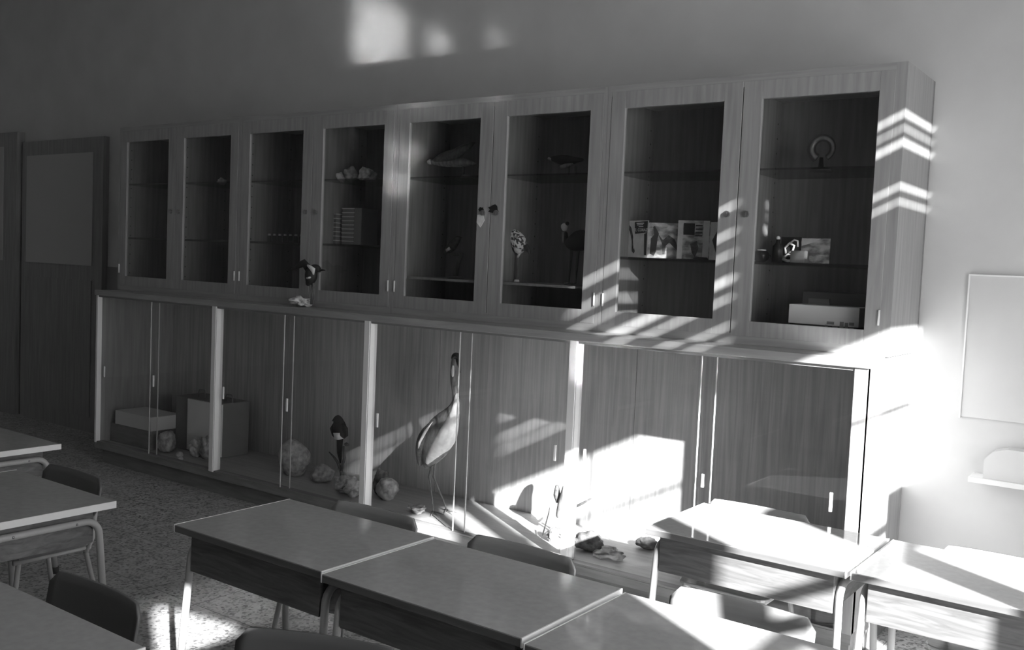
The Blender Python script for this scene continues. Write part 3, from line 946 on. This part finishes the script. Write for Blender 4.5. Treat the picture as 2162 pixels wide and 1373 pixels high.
# dark duck with white head
T = Z(1040, 420, 6.86, .40)
base = Vector((3.60, .40, SS))
dk = thing('stuffed_coot', base, 'dark stuffed bird with a bright white head behind the right bird cabinet door', 'bird')
MB().loft([T(1060, 470), T(1055, 550), T(1065, 620), T(1130, 650), T(1230, 610), T(1340, 590), T(1430, 620), T(1500, 660)], [(.010, .012), (.012, .014), (.02, .02), (.04, .036), (.056, .05), (.054, .05), (.03, .03), (.008, .01)], 14, up=(0, 1, 0)).build('body', M['dark'], dk, base, smooth=True, sub=1)
MB().loft([T(1050, 470), T(1042, 430), T(1035, 390), T(1040, 350)], [(.010, .011), (.017, .016), (.02, .018), (.008, .01)], 12, up=(0, 1, 0)).build('white_head', M['white'], dk, base, smooth=True, sub=1)
MB().loft([T(1050, 480) + Vector((-.004, -.012, 0)), T(1040, 560) + Vector((0, -.012, 0)), T(1058, 630) + Vector((-.004, -.012, 0))], [(.008, .006), (.008, .006), (.008, .006)], 8, up=(0, 1, 0)).build('throat', M['grey'], dk, base, smooth=True)
MB().loft([T(1012, 395), T(985, 402)], [(.006, .005), (.001, .001)], 8).build('beak', M['dark'], dk, base, smooth=True)
MB().ball(T(1082, 358), .010, 6).build('crest', M['black'], dk, base, smooth=True)
for px in (1150, 1250):
    z0 = T(px, 680)
    MB().loft([z0, Vector((z0.x - .01, .40, SS + .01)), Vector((z0.x - .03, .39, SS + .002))], [.008, .005, .010], 8).build('leg', M['branch'], dk, base, smooth=True)

# dark bird on the top shelf above it
T = Z(1060, 300, 10.81, .40)
base = Vector((3.55, .40, TS))
jb = thing('stuffed_jay', base, 'dark stuffed bird standing on the top glass shelf right of the gull', 'bird')
MB().loft([T(1060, 370), T(1110, 375), T(1180, 385), T(1300, 400), T(1450, 430), T(1600, 420), T(1750, 410), T(1870, 405)], [(.004, .004), (.010, .012), (.015, .016), (.024, .024), (.03, .028), (.022, .022), (.011, .014), (.008, .008)], 14, up=(0, 1, 0)).build('body', M['dark'], jb, base, smooth=True, sub=1)
MB().loft([T(1075, 375) + Vector((0, -.006, 0)), T(1150, 400) + Vector((0, -.008, 0))], [(.006, .008), (.007, .01)], 8, up=(0, 1, 0)).build('pale_face', M['grey'], jb, base, smooth=True)
MB().loft([T(1380, 575) + Vector((0, -.01, 0)), T(1480, 545) + Vector((0, -.014, 0)), T(1640, 500) + Vector((0, -.01, 0))], [(.009, .012), (.012, .014), (.004, .006)], 8, up=(0, 1, 0)).build('pale_belly', M['grey'], jb, base, smooth=True)
for px, tx in ((1530, 1350), (1690, 1600)):
    a = T(px, 540)
    MB().loft([a, Vector((a.x, .40, TS + .008)), Vector((a.x - .02, .39, TS + .001))], [.006, .004, .005], 8).build('leg', M['branch'], jb, base, smooth=True)

# bird hidden by the sunlit post in the last bay
base = Vector((3.70, .30, FL))
hb = thing('stuffed_lapwing', base, 'stuffed bird mostly hidden behind the sunlit post, round head to its right', 'bird')
HP = lambda px, py: at(px, py, 'y', .30)
MB().loft([HP(1225, 975), HP(1216, 985), HP(1208, 1005), HP(1202, 1035), HP(1195, 1060), HP(1184, 1078), HP(1176, 1095)], [(.006, .006), (.024, .022), (.026, .024), (.04, .036), (.042, .038), (.025, .024), (.008, .01)], 14, up=(0, 1, 0)).build('body', M['grey'], hb, base, smooth=True, sub=1)
MB().ball(HP(1218, 986) + Vector((0, -.021, 0)), .007, 6).build('eye', M['black'], hb, base, smooth=True)
MB().loft([HP(1176, 1025), HP(1176, 1045), HP(1177, 1062)], [(.008, .01), (.018, .02), (.006, .01)], 8, up=(0, 1, 0)).build('tail', M['darkgrey'], hb, base, smooth=True)
MB().loft([HP(1200, 1078), HP(1232, 1062), HP(1250, 1052)], [.006, .006, .002], 8).build('wing_tip', M['darkgrey'], hb, base, smooth=True)
for px in (1192, 1208):
    a = HP(px, 1080)
    MB().loft([a, Vector((a.x, .30, FL + .01)), Vector((a.x + .03, .27, FL + .003))], [.007, .004, .004], 8).build('leg', M['branch'], hb, base, smooth=True)
tag(MB().loft([at(1163, 1068, 'y', .2), Vector((3.62, .2, FL + .03)), at(1180, 1102, 'y', .2)], [.004, .004, .004], 8).build('twig', M['pale'], origin=(3.62, .2, .25), smooth=True),
    'thin pale twig leaning left of the sunlit post in the low case', 'twig')


# ------------------------------------------------------------------ other contents of the upper cabinets
def stone(c, r, m, label, seed, rough=.5, g=None):
    return rock('mineral_specimen', c, r, m, label, 'mineral', g, seed=seed, rough=rough)


stone((1.90, .40, TS), (.055, .04, .03), M['rockpale'], 'pale mineral at the left of the stones on the top glass shelf', 51, g='minerals on the top shelf')
stone((2.00, .42, TS), (.04, .04, .04), M['rock'], 'greyer mineral touching the pale one on the top glass shelf', 52, g='minerals on the top shelf')
stone((2.155, .40, TS), (.05, .045, .042), M['rockpale'], 'brightest mineral chunk at the right of the top glass shelf', 53, g='minerals on the top shelf')
stone((.80, .40, TS), (.03, .03, .02), M['rockpale'], 'lone small mineral on the top shelf of the far cabinet', 54, g='minerals on the top shelf')
LB = 1.5705
for n, (x, y, cnt, hgt, lab) in enumerate(((1.90, .40, 7, .026, 'pile of flat dark boxes with pale edges, the lower left of two'), (2.03, .42, 9, .024, 'taller pile of flat dark boxes with pale edges beside a grey slab'))):
    for i in range(cnt):
        z = LB + i * hgt
        bx = thing('slide_box', (x, y, z), 'flat dark slide box, %s from the bottom of the %s pile' % (
            ('first', 'second', 'third', 'fourth', 'fifth', 'sixth', 'seventh', 'eighth', 'ninth')[i], 'shorter left' if n == 0 else 'taller right'), 'box', 'slide boxes in two piles')
        MB().box(x - .05, x + .05, y - .05, y + .05, z + .0004, z + hgt - .0065).build('body', M['plinth'], bx, bx.location)
        MB().box(x - .052, x + .052, y - .052, y + .052, z + hgt - .0062, z + hgt - .0004).build('pale_lid', M['card'], bx, bx.location)
tag(MB().box(2.09, 2.15, .36, .50, LB, LB + .215).build('grey_slab', M['box'], origin=(2.12, .43, LB), bevel=.003), 'upright grey slab right of the taller box pile', 'slab')
for i in range(8):
    x = 1.245 + i * .05
    v = thing('specimen_vial', (x, .40, LB), 'small stoppered glass vial in the dim row on the middle shelf', 'vial', 'vials on the middle shelf')
    MB().loft([(x, .4, LB), (x, .4, LB + .035), (x, .4, LB + .042)], [.014, .014, .009], 12).build('bottle', M['clearjar'], v, v.location, smooth=True)
    MB().loft([(x, .4, LB + .042), (x, .4, LB + .054)], .009, 10).build('stopper', M['card'], v, v.location, smooth=True)


def pic(name, mb, parent, o, m):
    return mb.build(name, m, parent, o)


# open picture folders standing on the middle shelf of the seventh door
SB = 1.5535
def panel(mb, a, b, z0, z1, t=.002, lean=0):
    """upright sheet from a to b (x, y), between two heights, with thickness"""
    a, b = Vector((a[0], a[1], 0)), Vector((b[0], b[1], 0))
    n = Vector((-(b - a).y, (b - a).x, 0)).normalized() * t
    up0, up1 = Vector((0, 0, z0)), Vector((0, 0, z1))
    q = [a + up0, b + up0, b + up0 + n, a + up0 + n]
    ln = n.normalized() * lean
    p = [a + up1 + ln, b + up1 + ln, b + up1 + n + ln, a + up1 + n + ln]
    mb.add(q + p, [(0, 3, 2, 1), (4, 5, 6, 7), (0, 1, 5, 4), (1, 2, 6, 5), (2, 3, 7, 6), (3, 0, 4, 7)])


fo = thing('picture_folder', (4.02, .36, SB), 'open folder lettered EL CORAZ with pictures, standing on the glass shelf', 'folder')
o = fo.location
A, B, C_ = (3.895, .40), (4.035, .35), (4.18, .42)
m1 = MB(); panel(m1, A, B, SB, SB + .175); left_leaf = m1.build('left_leaf', M['paper'], fo, o)
m1 = MB(); panel(m1, B, C_, SB, SB + .165); right_leaf = m1.build('right_leaf', M['photo'], fo, o)
def leafM(a, b, s, h, off=.0012):
    """placement on the front face of a leaf: s along a->b, h above the shelf"""
    a3, b3 = Vector((a[0], a[1], 0)), Vector((b[0], b[1], 0))
    ex = (b3 - a3).normalized()
    ez = Vector((0, 0, 1))
    nn = ex.cross(ez)
    p = a3 + ex * s + ez * (SB + h) + nn * off - o
    return Matrix(((ex.x, ez.x, nn.x, p.x), (ex.y, ez.y, nn.y, p.y), (ex.z, ez.z, nn.z, p.z), (0, 0, 0, 1)))
def decal(name, pts, a, b, m, off=.0006, parent=None, thk=.0004):
    Mx = leafM(a, b, 0, 0, 0)
    mb = MB()
    mb.prism(pts, 'z', off, off + thk)
    mb.v = [Mx @ v for v in mb.v]
    return mb.build(name, m, parent)
decal('title_block', [(.052, .168), (.143, .172), (.143, .118), (.058, .112)], A, B, M['ink'], parent=fo)
text('title', 'EL CORAZ', .020, fo, leafM(A, B, .098, .130, .0016), M['white'])
for h, l0, l1 in ((.163, .066, .118), (.156, .070, .112), (.148, .082, .114)):
    decal('text_line', [(l0, h), (l1, h + .001), (l1, h - .003), (l0, h - .004)], A, B, M['white'], off=.0012, parent=fo)
decal('figure', [(.01, .16), (.03, .14), (.045, .10), (.05, .06), (.062, .03), (.055, .018), (.04, .03), (.036, .08), (.022, .12), (.006, .14)], A, B, M['darkgrey'], parent=fo)
decal('figure_light', [(.046, .09), (.052, .09), (.058, .045), (.052, .04)], A, B, M['white'], off=.0012, parent=fo)
decal('spine_shade', [(.122, .112), (.143, .118), (.143, .012), (.128, .012)], A, B, M['ink'], parent=fo)
decal('dark_figure', [(.012, .02), (.03, .01), (.04, .03), (.045, .09), (.05, .115), (.03, .15), (.022, .145), (.028, .11), (.014, .09)], B, C_, M['ink'], parent=fo)
decal('dark_figure', [(.045, .115), (.07, .085), (.095, .11), (.125, .09), (.15, .03), (.12, .055), (.10, .075), (.085, .06), (.08, .02), (.07, .02), (.068, .065)], B, C_, M['darkgrey'], parent=fo)

fo2 = thing('picture_folder', (4.29, .38, SB), 'tall white edged picture folder near the keyhole of the seventh door', 'folder')
o = fo2.location
A2, B2, C2 = (4.178, .37), (4.325, .40), (4.44, .33)
m1 = MB(); panel(m1, A2, B2, SB, SB + .178); m1.build('left_leaf', M['photo'], fo2, o)
m1 = MB(); panel(m1, B2, C2, SB, SB + .172); m1.build('right_leaf', M['paper'], fo2, o)
decal('white_margin', [(.0, .178), (.024, .178), (.024, .0), (.0, .0)], A2, B2, M['paper'], parent=fo2)
decal('white_margin', [(.118, .178), (.146, .178), (.146, .0), (.118, .0)], A2, B2, M['paper'], parent=fo2)
decal('dark_square', [(.026, .165), (.078, .165), (.078, .112), (.026, .112)], A2, B2, M['ink'], parent=fo2)
for h in (.158, .142, .126, .112):
    decal('text_line', [(.082, h), (.114, h), (.114, h - .006), (.082, h - .006)], A2, B2, M['ink'], parent=fo2)
decal('dark_drawing', [(.06, .07), (.09, .085), (.1, .05), (.085, .01), (.07, .03)], A2, B2, M['darkgrey'], parent=fo2)
decal('dark_wedge', [(.02, .09), (.07, .15), (.09, .15), (.09, .02), (.06, .02)], B2, C2, M['ink'], parent=fo2)
tag(MB().loft([(4.33, .30, SB), (4.33, .30, SB + .010)], [.035, .030], 16).build('small_dish', M['black'], origin=(4.33, .30, SB), smooth=True), 'small flat black dish before the white edged folder', 'dish')

# eighth door
rg = thing('ring_specimen', (4.815, .40, TS), 'pale coiled ring shaped specimen on a dark foot, top shelf behind the last door', 'specimen')
o = rg.location
c = Vector((4.812, .40, TS + .098))
pth = [c + Vector((.045 * math.cos(a), .0, .045 * math.sin(a))) for a in [math.radians(-60 + 300 * i / 24) for i in range(25)]]
MB().loft(pth, [.012 + .008 * (i / 24) for i in range(25)], 12, up=(0, 1, 0)).build('coil', M['clearjar'], rg, o, smooth=True)
MB().loft([p + Vector((0, .004, 0)) for p in pth], [.006 + .004 * (i / 24) for i in range(25)], 10, up=(0, 1, 0)).build('shell_core', M['grey'], rg, o, smooth=True)
MB().loft([(4.812, .40, TS), (4.812, .40, TS + .014), (4.812, .40, TS + .02), (4.812, .40, TS + .06)], [.045, .04, .012, .008], 14).build('foot', M['black'], rg, o, smooth=True)

jr = thing('round_glass_bowl', (4.585, .36, SB), 'little round glass bowl at the left end of the shelf behind the last door', 'bowl')
MB().loft([(4.588, .36, SB), (4.588, .36, SB + .012), (4.588, .36, SB + .03), (4.588, .36, SB + .045), (4.588, .36, SB + .05)], [.018, .032, .036, .028, .018], 16).build('bowl', M['clearjar'], jr, jr.location, smooth=True)
MB().loft([(4.588, .36, SB + .048), (4.588, .36, SB + .053)], [.02, .02], 12).build('rim', M['pale'], jr, jr.location, smooth=True)
jr = thing('stoppered_bottle', (4.645, .40, SB), 'dark bottle with a shining stopper beside the patterned card', 'bottle')
MB().loft([(4.645, .4, SB), (4.645, .4, SB + .07), (4.645, .4, SB + .085), (4.645, .4, SB + .1)], [.022, .022, .01, .009], 14).build('bottle', M['black'], jr, jr.location, smooth=True)
MB().ball((4.645, .4, SB + .106), .009, 6).build('stopper', M['pale'], jr, jr.location, smooth=True)
ch = thing('patterned_card', (4.69, .41, SB), 'dark upright card with a pale looping relief, left of the photo card', 'card')
MB().box(4.655, 4.742, .412, .418, SB, SB + .112).build('card', M['black'], ch, ch.location)
lp = MB()
lp.tube([(4.67, .408, SB + .02), (4.69, .406, SB + .035), (4.715, .406, SB + .03), (4.72, .406, SB + .012), (4.69, .406, SB + .008), (4.668, .406, SB + .016)], .006, 8)
lp.tube([(4.68, .408, SB + .04), (4.675, .406, SB + .065), (4.695, .406, SB + .085), (4.715, .406, SB + .075), (4.71, .406, SB + .05), (4.69, .406, SB + .045)], .005, 8)
lp.tube([(4.695, .408, SB + .085), (4.715, .406, SB + .1), (4.73, .406, SB + .095), (4.732, .406, SB + .07)], .004, 8)
lp.build('relief', M['white'], ch, ch.location, smooth=True)
pc = thing('photo_card', (4.80, .405, SB), 'landscape photo card standing on the shelf behind the last door', 'card')
MB().box(4.744, 4.868, .412, .416, SB, SB + .108).build('card', M['photo'], pc, pc.location)
MB().prism([(4.746, SB + .107), (4.828, SB + .107), (4.780, SB + .085), (4.746, SB + .075)], 'y', .4112, .4118).build('bright_sky', M['paper'], pc, pc.location)
sb_ = tag(MB().box(4.728, 4.79, .33, .39, SB, SB + .052).build('small_box', M['box'], origin=(4.76, .36, SB), bevel=.002), 'small grey box standing in front of the photo card', 'box')

BB = CT + .0455
eb_ = thing('equipment_box', (4.9, .4, BB), 'dark equipment box with a stepped top on the cabinet bottom behind the last door', 'box')
MB().box(4.76, 5.10, .42, .56, BB, BB + .19).build('body', M['deskdark'], eb_, eb_.location, bevel=.004)
MB().box(4.79, 4.88, .413, .419, BB + .12, BB + .16).build('label_plate', M['plinth'], eb_, eb_.location)
pb = thing('pale_box', (4.9, .3, BB), 'long pale box with smudged lettering in front of the dark equipment box', 'box')
MB().box(4.765, 5.045, .27, .40, BB, BB + .055).build('base', M['black'], pb, pb.location)
MB().box(4.76, 5.05, .265, .405, BB + .0555, BB + .135).build('lid', M['card'], pb, pb.location, bevel=.002)
for x0_, w_, h_, z_ in ((4.915, .012, .010, .098), (4.922, .03, .012, .112), (4.945, .022, .009, .094), (4.975, .016, .03, .105), (4.995, .014, .026, .104), (5.012, .02, .012, .113), (5.014, .018, .008, .094)):
    MB().box(x0_, x0_ + w_, .2638, .2647, BB - .045 + z_ - h_ / 2, BB - .045 + z_ + h_ / 2).build('smudged_print', M['plinth'], pb, pb.location)
